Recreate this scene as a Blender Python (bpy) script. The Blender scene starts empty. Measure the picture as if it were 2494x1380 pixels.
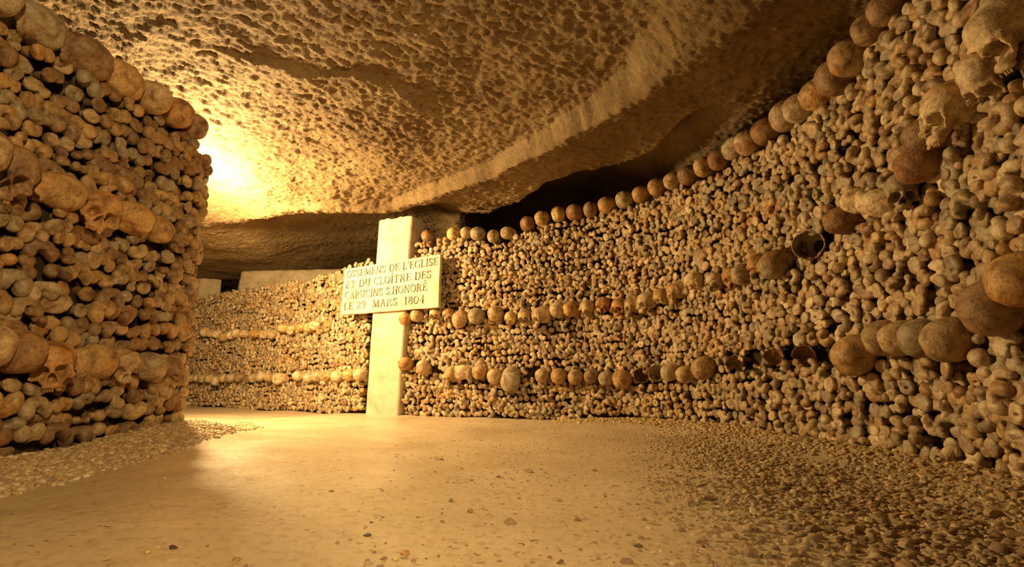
import bpy, bmesh, math, random
import numpy as np
from mathutils import Vector, Matrix
random.seed(7); RS = np.random.RandomState(11)
scene = bpy.context.scene
COL = scene.collection
IW, IH, F = 2494.0, 1380.0, 1250.0
HOR = 908.0
TH = math.atan((HOR-IH/2)/F)
CT, ST = math.cos(TH), math.sin(TH)
CAMH = 0.34
CAM = np.array([0.0, 0.0, CAMH])

# ------------------------------------------------------------ projection
def ray(px, py):
    a = (px-IW/2)/F; b = (IH/2-py)/F
    return np.array([a, CT-b*ST, ST+b*CT])          # forward component ~1
def at_z(px, py, z):
    d = ray(px, py); t = (z-CAMH)/d[2]
    return CAM+d*t
def at_y(px, py, Y):
    d = ray(px, py); return CAM+d*(Y/d[1])
def proj(p):
    x, y, z = p[0], p[1], p[2]-CAMH
    zc = y*CT+z*ST; yc = -y*ST+z*CT
    zc = np.maximum(zc, 1e-3) if isinstance(zc, np.ndarray) else max(zc, 1e-3)
    return IW/2+F*x/zc, IH/2-F*yc/zc, zc

def sm(t):
    t = np.clip(t, 0, 1); return t*t*(3-2*t)

# ------------------------------------------------------------ numpy noise
def _h(ix, iy, seed):
    n = (ix.astype(np.int64)*374761393 + iy.astype(np.int64)*668265263 + seed*1442695041) & 0xffffffff
    n = ((n ^ (n >> 13))*1274126177) & 0xffffffff
    return ((n ^ (n >> 16)) & 0xffff)/65535.0
def pn(x, y, seed=0):
    ix = np.floor(x); iy = np.floor(y); fx = x-ix; fy = y-iy
    def g(a, b):
        an = _h(ix+a, iy+b, seed)*2*np.pi
        return np.cos(an)*(fx-a)+np.sin(an)*(fy-b)
    u = fx*fx*fx*(fx*(fx*6-15)+10); v = fy*fy*fy*(fy*(fy*6-15)+10)
    return (g(0,0)*(1-u)+g(1,0)*u)*(1-v)+(g(0,1)*(1-u)+g(1,1)*u)*v
def fbm(x, y, oct=4, seed=0, gain=.5):
    s = 0; a = 1
    for i in range(oct):
        s = s+a*pn(x, y, seed+i*17); x = x*2.03+3.1; y = y*2.03-1.7; a *= gain
    return s

# ------------------------------------------------------------ mesh helpers
def mesh_np(name, V, Fc, tone=None, smooth=True):
    me = bpy.data.meshes.new(name)
    V = np.asarray(V, dtype=np.float32); Fc = np.asarray(Fc, dtype=np.int32)
    n = Fc.shape[1]
    me.vertices.add(len(V)); me.vertices.foreach_set('co', V.ravel())
    me.loops.add(Fc.size); me.loops.foreach_set('vertex_index', Fc.ravel())
    me.polygons.add(len(Fc))
    me.polygons.foreach_set('loop_start', np.arange(0, Fc.size, n, dtype=np.int32))
    me.update(calc_edges=True)
    if smooth: me.polygons.foreach_set('use_smooth', np.ones(len(Fc), dtype=bool))
    if tone is not None:
        at = me.attributes.new('tone', 'FLOAT_COLOR', 'POINT')
        c = np.ones((len(V), 4), dtype=np.float32); c[:, :3] = tone
        at.data.foreach_set('color', c.ravel())
    me.validate()
    return me
def link(name, me, mat=None, parent=None):
    o = bpy.data.objects.new(name, me); COL.objects.link(o)
    if mat and not me.materials: me.materials.append(mat)
    if parent: o.parent = parent
    return o
def tag(o, label=None, cat=None, group=None, kind=None):
    if label: o['label'] = label
    if cat: o['category'] = cat
    if group: o['group'] = group
    if kind: o['kind'] = kind
    return o
_ico = {}
def ico(n):
    if n not in _ico:
        bm = bmesh.new(); bmesh.ops.create_icosphere(bm, subdivisions=n, radius=1)
        bm.verts.ensure_lookup_table()
        V = np.array([v.co[:] for v in bm.verts]); Fc = np.array([[v.index for v in f.verts] for f in bm.faces])
        V /= np.linalg.norm(V, axis=1)[:, None]
        bm.free(); _ico[n] = (V, Fc)
    return _ico[n]
def grid_faces(nx, ny, flip=False):
    i = np.arange(nx-1)[:, None]*ny+np.arange(ny-1)[None, :]
    i = i.ravel()
    q = np.stack([i, i+ny, i+ny+1, i+1], 1)
    return q[:, ::-1] if flip else q

# ------------------------------------------------------------ materials
def newmat(name):
    m = bpy.data.materials.new(name); m.use_nodes = True
    nt = m.node_tree; nt.nodes.clear()
    o = nt.nodes.new('ShaderNodeOutputMaterial'); b = nt.nodes.new('ShaderNodeBsdfPrincipled')
    nt.links.new(b.outputs[0], o.inputs[0])
    return m, nt, b
def N(nt, t, **k):
    n = nt.nodes.new(t)
    for a, v in k.items():
        if a in n.inputs.keys() if isinstance(a, str) and a[0].isupper() else False: n.inputs[a].default_value = v
        else: setattr(n, a, v)
    return n
def noise(nt, vec, scale, detail=5, rough=.55, dist=0):
    n = nt.nodes.new('ShaderNodeTexNoise'); n.inputs['Scale'].default_value = scale
    n.inputs['Detail'].default_value = detail; n.inputs['Roughness'].default_value = rough
    n.inputs['Distortion'].default_value = dist
    nt.links.new(vec, n.inputs['Vector']); return n
def ramp(nt, fac, stops):
    r = nt.nodes.new('ShaderNodeValToRGB'); nt.links.new(fac, r.inputs[0])
    e = r.color_ramp.elements
    while len(e) < len(stops): e.new(.5)
    for q, (p, c) in zip(e, stops): q.position = p; q.color = (*c, 1) if len(c) == 3 else c
    return r
def mixc(nt, mode, fac, a, b):
    m = nt.nodes.new('ShaderNodeMix'); m.data_type = 'RGBA'; m.blend_type = mode
    for s, v in ((0, fac), (6, a), (7, b)):
        if hasattr(v, 'links'): nt.links.new(v, m.inputs[s])
        else: m.inputs[s].default_value = v if s == 0 else (*v, 1)
    return m.outputs[2]
def bumpn(nt, h, st, dist, nrm=None):
    b = nt.nodes.new('ShaderNodeBump'); b.inputs['Strength'].default_value = st; b.inputs['Distance'].default_value = dist
    nt.links.new(h, b.inputs['Height'])
    if nrm: nt.links.new(nrm, b.inputs['Normal'])
    return b.outputs[0]

def bone_mat(name, attr, rough=.5, nscale=1.0, spec=.45):
    m, nt, b = newmat(name)
    tc = nt.nodes.new('ShaderNodeTexCoord')
    if attr:
        a = nt.nodes.new('ShaderNodeAttribute'); a.attribute_name = 'tone'; base = a.outputs['Color']; vec = tc.outputs['Object']
    else:
        a = nt.nodes.new('ShaderNodeObjectInfo'); base = a.outputs['Color']
        v = nt.nodes.new('ShaderNodeVectorMath'); v.operation = 'ADD'
        s = nt.nodes.new('ShaderNodeVectorMath'); s.operation = 'SCALE'; s.inputs['Scale'].default_value = 1.7
        nt.links.new(a.outputs['Location'], s.inputs[0])
        nt.links.new(tc.outputs['Object'], v.inputs[0]); nt.links.new(s.outputs[0], v.inputs[1]); vec = v.outputs[0]
    n1 = noise(nt, vec, 22*nscale, 6, .65, .6)
    r1 = ramp(nt, n1.outputs[0], [(.30, (.28, .19, .11)), (.44, (.68, .58, .46)), (.56, (1, .96, .88)), (.72, (1.25, 1.2, 1.08))])
    c1 = mixc(nt, 'MULTIPLY', 1.0, base, r1.outputs[0])
    n2 = noise(nt, vec, 9*nscale, 3, .5, .3)
    r2 = ramp(nt, n2.outputs[0], [(.54, (0, 0, 0)), (.72, (1, 1, 1))])
    c2 = mixc(nt, 'MIX', r2.outputs[0], c1, mixc(nt, 'MULTIPLY', 1.0, c1, (1.0, .74, .48)))
    n3 = noise(nt, vec, 150*nscale, 4, .7)
    r3 = ramp(nt, n3.outputs[0], [(.34, (.35, .26, .18)), (.46, (1, 1, 1)), (.66, (1.15, 1.12, 1.05))])
    c3 = mixc(nt, 'MULTIPLY', .65, c2, r3.outputs[0])
    nt.links.new(c3, b.inputs['Base Color'])
    rr = nt.nodes.new('ShaderNodeMapRange'); nt.links.new(n1.outputs[0], rr.inputs[0]); rr.inputs[3].default_value = rough+.2; rr.inputs[4].default_value = rough-.12
    nt.links.new(rr.outputs[0], b.inputs['Roughness'])
    b.inputs['Specular IOR Level'].default_value = spec
    h1 = bumpn(nt, n1.outputs[0], .8, .006)
    n5 = noise(nt, vec, 60*nscale, 4, .6)
    h2 = bumpn(nt, n5.outputs[0], .6, .004, h1)
    nt.links.new(bumpn(nt, n3.outputs[0], .6, .0022, h2), b.inputs['Normal'])
    return m

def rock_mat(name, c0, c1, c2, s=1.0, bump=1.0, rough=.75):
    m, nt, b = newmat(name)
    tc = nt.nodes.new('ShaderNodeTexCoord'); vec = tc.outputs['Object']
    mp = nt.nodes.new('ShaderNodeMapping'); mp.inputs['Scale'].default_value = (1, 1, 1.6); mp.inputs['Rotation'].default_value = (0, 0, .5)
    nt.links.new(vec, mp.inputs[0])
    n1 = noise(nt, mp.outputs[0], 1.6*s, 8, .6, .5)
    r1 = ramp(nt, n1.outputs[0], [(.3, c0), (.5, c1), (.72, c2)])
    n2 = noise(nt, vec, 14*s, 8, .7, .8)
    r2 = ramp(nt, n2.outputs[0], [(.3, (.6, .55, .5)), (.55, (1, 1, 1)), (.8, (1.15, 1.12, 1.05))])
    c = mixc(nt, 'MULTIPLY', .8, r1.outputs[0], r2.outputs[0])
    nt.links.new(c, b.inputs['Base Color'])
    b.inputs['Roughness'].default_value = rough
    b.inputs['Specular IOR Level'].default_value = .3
    # hacked, directional tool relief: stretched noise
    m2 = nt.nodes.new('ShaderNodeMapping'); m2.inputs['Scale'].default_value = (1.0, 2.6, 1.5); m2.inputs['Rotation'].default_value = (0, 0, .55)
    nt.links.new(vec, m2.inputs[0])
    n3 = noise(nt, m2.outputs[0], 26*s, 6, .62, 1.0)
    n4 = noise(nt, vec, 120*s, 5, .7, .2)
    b1 = bumpn(nt, n3.outputs[0], min(1, .75*bump), .022*bump)
    b2 = bumpn(nt, n4.outputs[0], min(1, .6*bump), .005*bump, b1)
    nt.links.new(b2, b.inputs['Normal'])
    return m

M = {}
M['bone'] = bone_mat('bone_single', False, .44, 1.0, .55)
M['bone_mass'] = bone_mat('bone_mass', True)
M['skull'] = bone_mat('skull_bone', False, .55, .9, .4)
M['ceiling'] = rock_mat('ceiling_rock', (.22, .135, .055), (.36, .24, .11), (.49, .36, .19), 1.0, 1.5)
M['backrock'] = rock_mat('back_rock', (.45, .34, .20), (.56, .44, .28), (.64, .52, .35), 1.2, .6)
M['shaded_rock'] = rock_mat('shaded_rock', (.07, .05, .03), (.10, .07, .045), (.13, .10, .06), 2.0, 1.0, .9)  # rock of the unlit recess, its shadow put into the colour

M['gap_shade'] = rock_mat('shaded_gap_backing', (.06, .04, .022), (.10, .07, .04), (.15, .11, .065), 6.0, 1.5, .9)  # wall cores: near-black colour stands in for shade between the bones

def floor_mat():
    m, nt, b = newmat('trodden_floor')
    tc = nt.nodes.new('ShaderNodeTexCoord'); vec = tc.outputs['Object']
    n1 = noise(nt, vec, 1.8, 6, .55, .3)
    r1 = ramp(nt, n1.outputs[0], [(.3, (.44, .345, .22)), (.5, (.53, .425, .28)), (.7, (.60, .49, .335))])
    n2 = noise(nt, vec, 45, 5, .7)
    r2 = ramp(nt, n2.outputs[0], [(.34, (.72, .64, .55)), (.5, (1, 1, 1)), (.75, (1.1, 1.07, 1.02))])
    c = mixc(nt, 'MULTIPLY', .8, r1.outputs[0], r2.outputs[0])
    # embedded chips: sparse dark and pale flecks
    vo = nt.nodes.new('ShaderNodeTexVoronoi'); vo.inputs['Scale'].default_value = 62; vo.inputs['Randomness'].default_value = 1
    nd = noise(nt, vec, 30, 3, .6)
    va = nt.nodes.new('ShaderNodeVectorMath'); va.operation = 'MULTIPLY_ADD'; nt.links.new(nd.outputs['Color'], va.inputs[0]); va.inputs[1].default_value = (.05, .05, .0); nt.links.new(vec, va.inputs[2])
    nt.links.new(va.outputs[0], vo.inputs['Vector'])
    sep = nt.nodes.new('ShaderNodeSeparateColor'); nt.links.new(vo.outputs['Color'], sep.inputs[0])
    lt = nt.nodes.new('ShaderNodeMath'); lt.operation = 'LESS_THAN'; nt.links.new(vo.outputs['Distance'], lt.inputs[0])
    mr = nt.nodes.new('ShaderNodeMapRange'); nt.links.new(sep.outputs[0], mr.inputs[0]); mr.inputs[1].default_value = .72; mr.inputs[2].default_value = 1; mr.inputs[3].default_value = 0; mr.inputs[4].default_value = .42
    nt.links.new(mr.outputs[0], lt.inputs[1])
    fc = ramp(nt, sep.outputs[1], [(.0, (.20, .13, .07)), (.45, (.36, .24, .13)), (.55, (.46, .25, .09)), (.8, (.62, .50, .33))])
    c = mixc(nt, 'MIX', lt.outputs[0], c, fc.outputs[0])
    nt.links.new(c, b.inputs['Base Color'])
    n4 = noise(nt, vec, 2.6, 4, .6, .4)
    rr = nt.nodes.new('ShaderNodeMapRange'); nt.links.new(n4.outputs[0], rr.inputs[0]); rr.inputs[1].default_value = .35; rr.inputs[2].default_value = .65; rr.inputs[3].default_value = .30; rr.inputs[4].default_value = .55
    nt.links.new(rr.outputs[0], b.inputs['Roughness']); b.inputs['Specular IOR Level'].default_value = .5
    n3 = noise(nt, vec, 14, 5, .6)
    b1 = bumpn(nt, n3.outputs[0], .3, .006)
    b2 = bumpn(nt, n2.outputs[0], .45, .0025, b1)
    nt.links.new(bumpn(nt, lt.outputs[0], .25, .002, b2), b.inputs['Normal'])
    return m
M['floor'] = floor_mat()

def stone_mat(name, attr, rough=.7):
    m, nt, b = newmat(name)
    tc = nt.nodes.new('ShaderNodeTexCoord')
    if attr: a = nt.nodes.new('ShaderNodeAttribute'); a.attribute_name = 'tone'
    else: a = nt.nodes.new('ShaderNodeObjectInfo')
    n = noise(nt, tc.outputs['Object'], 70, 5, .7)
    r = ramp(nt, n.outputs[0], [(.32, (.6, .55, .5)), (.55, (1, 1, 1)), (.8, (1.15, 1.1, 1.05))])
    nt.links.new(mixc(nt, 'MULTIPLY', .9, a.outputs['Color'], r.outputs[0]), b.inputs['Base Color'])
    b.inputs['Roughness'].default_value = rough; b.inputs['Specular IOR Level'].default_value = .35
    nt.links.new(bumpn(nt, n.outputs[0], .5, .003), b.inputs['Normal'])
    return m
M['gravel'] = stone_mat('gravel_stone', True)
M['pebble'] = stone_mat('loose_pebble', False)

def cross_mat():
    m, nt, b = newmat('plastered_stone')
    tc = nt.nodes.new('ShaderNodeTexCoord'); vec = tc.outputs['Object']
    n1 = noise(nt, vec, 5, 7, .65, .4)
    r1 = ramp(nt, n1.outputs[0], [(.28, (.36, .28, .17)), (.45, (.50, .42, .29)), (.65, (.60, .53, .40))])
    n2 = noise(nt, vec, 60, 5, .7)
    r2 = ramp(nt, n2.outputs[0], [(.33, (.7, .62, .5)), (.48, (1, 1, 1))])
    nt.links.new(mixc(nt, 'MULTIPLY', .6, r1.outputs[0], r2.outputs[0]), b.inputs['Base Color'])
    b.inputs['Roughness'].default_value = .6
    b1 = bumpn(nt, n1.outputs[0], .4, .01)
    nt.links.new(bumpn(nt, n2.outputs[0], .4, .002, b1), b.inputs['Normal'])
    return m
M['cross'] = cross_mat()
m, nt, b = newmat('worn_dark_paint')
tc = nt.nodes.new('ShaderNodeTexCoord'); n1 = noise(nt, tc.outputs['Object'], 18, 5, .7)
r1 = ramp(nt, n1.outputs[0], [(.35, (.07, .05, .03)), (.50, (.16, .115, .07)), (.60, (.40, .33, .22))])
nt.links.new(r1.outputs[0], b.inputs['Base Color']); b.inputs['Roughness'].default_value = .7
M['paint'] = m

# ------------------------------------------------------------ wall curves (plan)
class Curve:
    def __init__(s, pts, n=24, side=1):
        P = np.array(pts, float); out = []
        Q = np.vstack([2*P[0]-P[1], P, 2*P[-1]-P[-2]])
        for i in range(1, len(Q)-2):
            p0, p1, p2, p3 = Q[i-1], Q[i], Q[i+1], Q[i+2]
            for t in np.linspace(0, 1, n, endpoint=False):
                out.append(.5*((2*p1)+(-p0+p2)*t+(2*p0-5*p1+4*p2-p3)*t*t+(-p0+3*p1-3*p2+p3)*t**3))
        out.append(P[-1]); s.P = np.array(out)
        d = np.linalg.norm(np.diff(s.P, axis=0), axis=1); s.U = np.concatenate([[0], np.cumsum(d)]); s.L = s.U[-1]; s.side = side
    def pos(s, u): return np.array([np.interp(u, s.U, s.P[:, 0]), np.interp(u, s.U, s.P[:, 1])])
    def nrm(s, u):
        a = s.pos(min(u+.06, s.L)); b = s.pos(max(u-.06, 0)); t = (a-b)/np.linalg.norm(a-b)
        return np.array([-t[1], t[0]])*s.side
    def hit(s, px, py):
        d = ray(px, py); best = None
        # signed side of the vertical plane through the camera and this column
        c = s.P[:, 0]*d[1]-s.P[:, 1]*d[0]
        for i in np.where(c[:-1]*c[1:] <= 0)[0]:
            k = c[i]/(c[i]-c[i+1]+1e-12); p = s.P[i]+(s.P[i+1]-s.P[i])*k
            t = p[1]/d[1]
            if t > 0 and (best is None or t < best[0]): best = (t, s.U[i]+(s.U[i+1]-s.U[i])*k, p)
        if best is None: return None
        t, u, p = best
        return u, CAMH+d[2]*t, p
# right wall runs far-left -> near right; passage side normal points to the camera
RW = Curve([(-7.2, 8.6), (-5.9, 8.1), (-4.9, 7.55), (-3.35, 6.4), (-2.1, 5.36), (-1.24, 4.5), (-.66, 4.24), (0, 4.0), (.6, 3.76), (.97, 3.4), (1.18, 2.94),
            (1.31, 2.52), (1.38, 2.18), (1.42, 1.9), (1.42, 1.62), (1.38, 1.32), (1.33, .9), (1.30, .3), (1.3, -.6), (1.3, -1.8)], side=-1)
LW = Curve([(-1.62, -1.8), (-1.62, -.6), (-1.62, .5), (-1.62, 1.1), (-1.635, 1.41), (-1.64, 1.67), (-1.615, 1.87), (-1.605, 2.15), (-1.60, 2.40), (-1.627, 2.59),
            (-1.74, 2.73), (-1.95, 2.82), (-2.4, 2.92), (-3.2, 3.1), (-4.6, 3.5)], side=-1)
# make sure normals face the passage
def fix_side(c, towards):
    u = c.L*.5; n = c.nrm(u); p = c.pos(u)
    if np.dot(n, np.array(towards)-p) < 0: c.side *= -1
fix_side(RW, (-1.0, 1.5)); fix_side(LW, (0, 2.2))

def dist_curve(c, X, Y):
    """distance of many points to a curve"""
    P = c.P[::4]; D = np.full(X.shape, 1e9)
    for i in range(len(P)-1):
        a, b = P[i], P[i+1]; ab = b-a; L = ab.dot(ab)
        t = np.clip(((X-a[0])*ab[0]+(Y-a[1])*ab[1])/L, 0, 1)
        D = np.minimum(D, np.hypot(X-a[0]-t*ab[0], Y-a[1]-t*ab[1]))
    return D
def sd_poly(P, X, Y):
    """signed distance to polyline plus param index; sign >0 on left of travel"""
    P = np.array(P); D = np.full(X.shape, 1e9); S = np.zeros(X.shape); T = np.zeros(X.shape)
    for i in range(len(P)-1):
        a, b = P[i, :2], P[i+1, :2]; ab = b-a; L = ab.dot(ab)
        tt = ((X-a[0])*ab[0]+(Y-a[1])*ab[1])/L; t = np.clip(tt, 0, 1)
        d = np.hypot(X-a[0]-t*ab[0], Y-a[1]-t*ab[1]); sg = np.sign(ab[0]*(Y-a[1])-ab[1]*(X-a[0]))
        m = d < D-1e-9; D = np.where(m, d, D); S = np.where(m, sg, S)
    ch = P[-1, :2]-P[0, :2]; ch = ch/np.linalg.norm(ch)
    T = np.interp(X*ch[0]+Y*ch[1], P[:, :2]@ch, np.arange(len(P)))
    return D*S, T

# ------------------------------------------------------------ floor
FC = np.array([(0, 1, 0), (0, -1, 0), (-1.1, 1.1, .045), (-1.25, 1.8, .04), (-1.4, 3.0, .02), (-1, 4.1, .0), (0, 2.5, 0), (.5, 3.6, -.005), (1.2, 2.2, .0), (-2.4, 5.2, -.05), (-3, 6.0, -.08),
               (-4.6, 7.2, -.1), (1.2, 1, 0.0), (-3, 4, -.03), (-5, 5, -.08)])
def floor_z(X, Y, fine=True):
    X = np.asarray(X, float); Y = np.asarray(Y, float)
    w = 0; s = 0
    for x, y, z in FC:
        k = 1/((X-x)**2+(Y-y)**2+.15)**2; w = w+k; s = s+k*z
    z = s/w
    dl = dist_curve(LW, X, Y)
    z = z+(.035+.045*sm((Y-1.7)/.8))*sm(1-dl/.42)
    dr = dist_curve(RW, X, Y)
    z = z+.05*sm(1-dr/.30)*sm((X-.2)/.8)
    if fine:
        rough = .15+.85*sm((X-.1-.35*(Y-1))/.9)
        z = z+.010*np.abs(fbm(X*18, Y*18, 4, 29))*sm((rough-.3)/.6)+.012*fbm(X*1.3, Y*1.3, 3, 5)+.003*fbm(X*11, Y*11, 4, 9)*(rough+.25)+.006*np.maximum(0, fbm(X*24, Y*24, 3, 19))*rough
    return z
def axis(pts):
    out = []
    for a, b, st in pts: out.append(np.arange(a, b, st))
    out.append([pts[-1][1]]); return np.concatenate(out)
ax = axis([(-8.5, -3.2, .08), (-3.2, 1.8, .012), (1.8, 3.2, .05)]); ay = axis([(-1.8, .7, .06), (.7, 3.0, .011), (3.0, 5.2, .018), (5.2, 9.6, .05)])
GX, GY = np.meshgrid(ax, ay, indexing='ij')
me = mesh_np('floor', np.stack([GX.ravel(), GY.ravel(), floor_z(GX, GY).ravel()], 1), grid_faces(len(ax), len(ay)))
tag(link('floor', me, M['floor']), kind='structure')

# ------------------------------------------------------------ ceiling
RID = [(300, 600, 1.70), (480, 545, 1.68), (600, 530, 1.67), (700, 515, 1.67), (830, 512, 1.665), (960, 512, 1.68), (1100, 462, 1.68), (1200, 430, 1.68), (1290, 383, 1.70),
       (1420, 322, 1.71), (1560, 240, 1.73), (1700, 140, 1.76), (1830, 40, 1.78), (1900, -60, 1.80)]
RP = [at_z(*r) for r in RID]; RP = [(-4.6, 5.3, 1.70)]+[tuple(p) for p in RP]+[(1.15, .6, 1.84), (1.2, -1.8, 1.9)]
HS = [.02, .02, .02, .02, .03, .03, .06, .095, .10, .11, .13, .15, .14, .12, .12, .1, .1]     # step height on the near side
WS = [.3, .3, .3, .3, .2, .14, .07, .05, .05, .05, .06, .12, .32, .45, .5, .5, .5]
S1 = [tuple(at_z(a, b, 1.80)) for a, b in [(470, 190), (560, 206), (650, 222), (740, 240), (860, 236), (960, 250), (1030, 300), (1110, 335)]]
S2 = [tuple(at_z(a, b, 1.74)) for a, b in [(440, 430), (520, 440), (600, 455), (680, 468), (760, 474)]]
S3 = [tuple(at_z(a, b, 1.72)) for a, b in [(1300, 345), (1340, 340), (1420, 385)]]
def ceil_z(X, Y, fine=True):
    # ragged line: warp the coordinates a little
    wx = X+.05*fbm(X*3, Y*3, 3, 31); wy = Y+.05*fbm(X*3+9, Y*3, 3, 37)
    d, T = sd_poly(RP, wx, wy)       # >0 : far side
    idx = np.arange(len(RP)); zr = np.interp(T, idx, [p[2] for p in RP])
    hs = np.interp(T, idx, HS); ws = np.interp(T, idx, WS)
    n = np.maximum(-d, 0); f = np.maximum(d, 0)
    left = sm((4.5-T)/3)
    near = hs*sm(n/ws)+.13*np.minimum(n, 2.2)*(1-.2*left)+.03*sm(n/.6)
    far = .26*sm(f/.60)*sm((-X-.3)/.6)*(.12+.88*sm((X+3.3)/1.1))+.02*sm(f/.25)
    z = zr+np.where(d > 0, far, near)
    # recess over the bone wall right of the cross
    dE = .50+.10*np.sin(T*2.1)
    z = z+.38*sm((f-dE)/.18)*sm((X+.55)/.5)*sm((1.35-X)/.6)*(d > 0)
    for P, h, w, L in ((S1, .034, .03, 1.0), (S2, .03, .02, .6), (S3, .02, .02, .3)):
        e, t = sd_poly(P, wx, wy); fade = sm(t/1.5)*sm((len(P)-1-t)/1.5)
        z = z-h*fade*sm(e/w)*np.exp(-np.maximum(e, 0)/L)*(e > 0)
    z = z+.05*fbm(X*.9+3, Y*.9, 2, 3)*sm((n+f)/.4)
    if fine:
        hack = np.exp(-(((X+.75)/.75)**2+((Y-3.0)/.6)**2))*1.0+.25
        r = -X*.5+Y*.85; q = X*.85+Y*.5
        z = z+.016*fbm(r*5, q*3, 4, 77)*(.6+.4*sm(n))
        rid = 1-np.abs(pn(r*13, q*8, 91))*2.4
        z = z+.009*np.maximum(rid, 0)*(.5+hack*.4)
        p_ = r+.03*fbm(X*6, Y*6, 2, 44); z = z-.013*hack*np.maximum(0, fbm(p_*34, q*18, 3, 55)+.08)*1.6
        z = z-.022*np.abs(fbm(q*9, p_*24, 4, 58))*(.6+.4*(1-hack))+.004*fbm(q*26, p_*60, 2, 59)
        z = z+.009*fbm(X*26, Y*30, 3, 61)
    return z
ax = axis([(-8.5, -3.4, .06), (-3.4, 1.9, .011), (1.9, 4.2, .06)]); ay = axis([(-1.8, .9, .06), (.9, 4.6, .011), (4.6, 6.4, .022), (6.4, 10, .06)])
GX, GY = np.meshgrid(ax, ay, indexing='ij')
me = mesh_np('ceiling', np.stack([GX.ravel(), GY.ravel(), ceil_z(GX, GY).ravel()], 1), grid_faces(len(ax), len(ay), True))
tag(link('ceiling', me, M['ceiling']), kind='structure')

# ------------------------------------------------------------ star-shaped solids
def ell(P, c, r, rot=None):
    q = P-np.array(c)
    if rot is not None: q = q@np.array(rot)
    r = np.array(r, float); q2 = q/r
    k0 = np.linalg.norm(q2, axis=1)+1e-9; k1 = np.linalg.norm(q2/r, axis=1)+1e-9
    return k0*(k0-1)/k1
def smin(a, b, k):
    h = np.clip(.5+.5*(b-a)/k, 0, 1); return b*(1-h)+a*h-k*h*(1-h)
def field(adds, subs, k=.008, ks=.004):
    def f(P):
        d = None
        for a in adds:
            e = ell(P, *a); d = e if d is None else smin(d, e, k)
        for s in subs:
            d = -smin(-d, ell(P, *s), ks)
        return d
    return f
def star(f, n, c=(0, 0, 0), rmax=.15, steps=70):
    D, Fc = ico(n); c = np.array(c, float)
    lo = np.zeros(len(D)); done = np.zeros(len(D), bool); hi = np.full(len(D), rmax)
    for t in np.linspace(rmax/steps, rmax, steps):
        v = f(c+D*t)
        new = (v > 0) & ~done; hi[new] = t; done |= new
        lo[~done] = t
    for _ in range(8):
        mid = (lo+hi)/2; v = f(c+D*mid[:, None]); lo = np.where(v < 0, mid, lo); hi = np.where(v < 0, hi, mid)
    return c+D*((lo+hi)/2)[:, None], Fc
def n3(V, s, seed):
    o = seed*7.3
    return pn(V[:, 0]*s+o, V[:, 1]*s+V[:, 2]*s*.7, seed)+pn(V[:, 2]*s-o, V[:, 0]*s*.8-V[:, 1]*s, seed+5)
def rough(V, amp, s, seed, c=(0, 0, 0)):
    d = V-np.array(c); L = np.linalg.norm(d, axis=1)[:, None]+1e-9
    return V+d/L*(n3(V, s, seed)*amp+n3(V, s*2.6, seed+3)*amp*.45)[:, None]
def rotz(a): c, s = math.cos(a), math.sin(a); return [[c, -s, 0], [s, c, 0], [0, 0, 1]]
def tube(r0, r1, z0, z1, n=8, cx=0, cy=0):
    a = np.linspace(0, 2*np.pi, n, endpoint=False)
    V = np.concatenate([np.stack([cx+r*np.cos(a), cy+r*np.sin(a), np.full(n, z)], 1) for r, z in ((r0, z0), (r1, z1))])
    Fc = []
    for i in range(n):
        j = (i+1) % n; Fc += [[i, i+n, j+n], [i, j+n, j]]
    return V, np.array(Fc)
def join(parts):
    V = []; Fc = []; o = 0
    for v, f in parts: V.append(v); Fc.append(f+o); o += len(v)
    return np.concatenate(V), np.concatenate(Fc)

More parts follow.
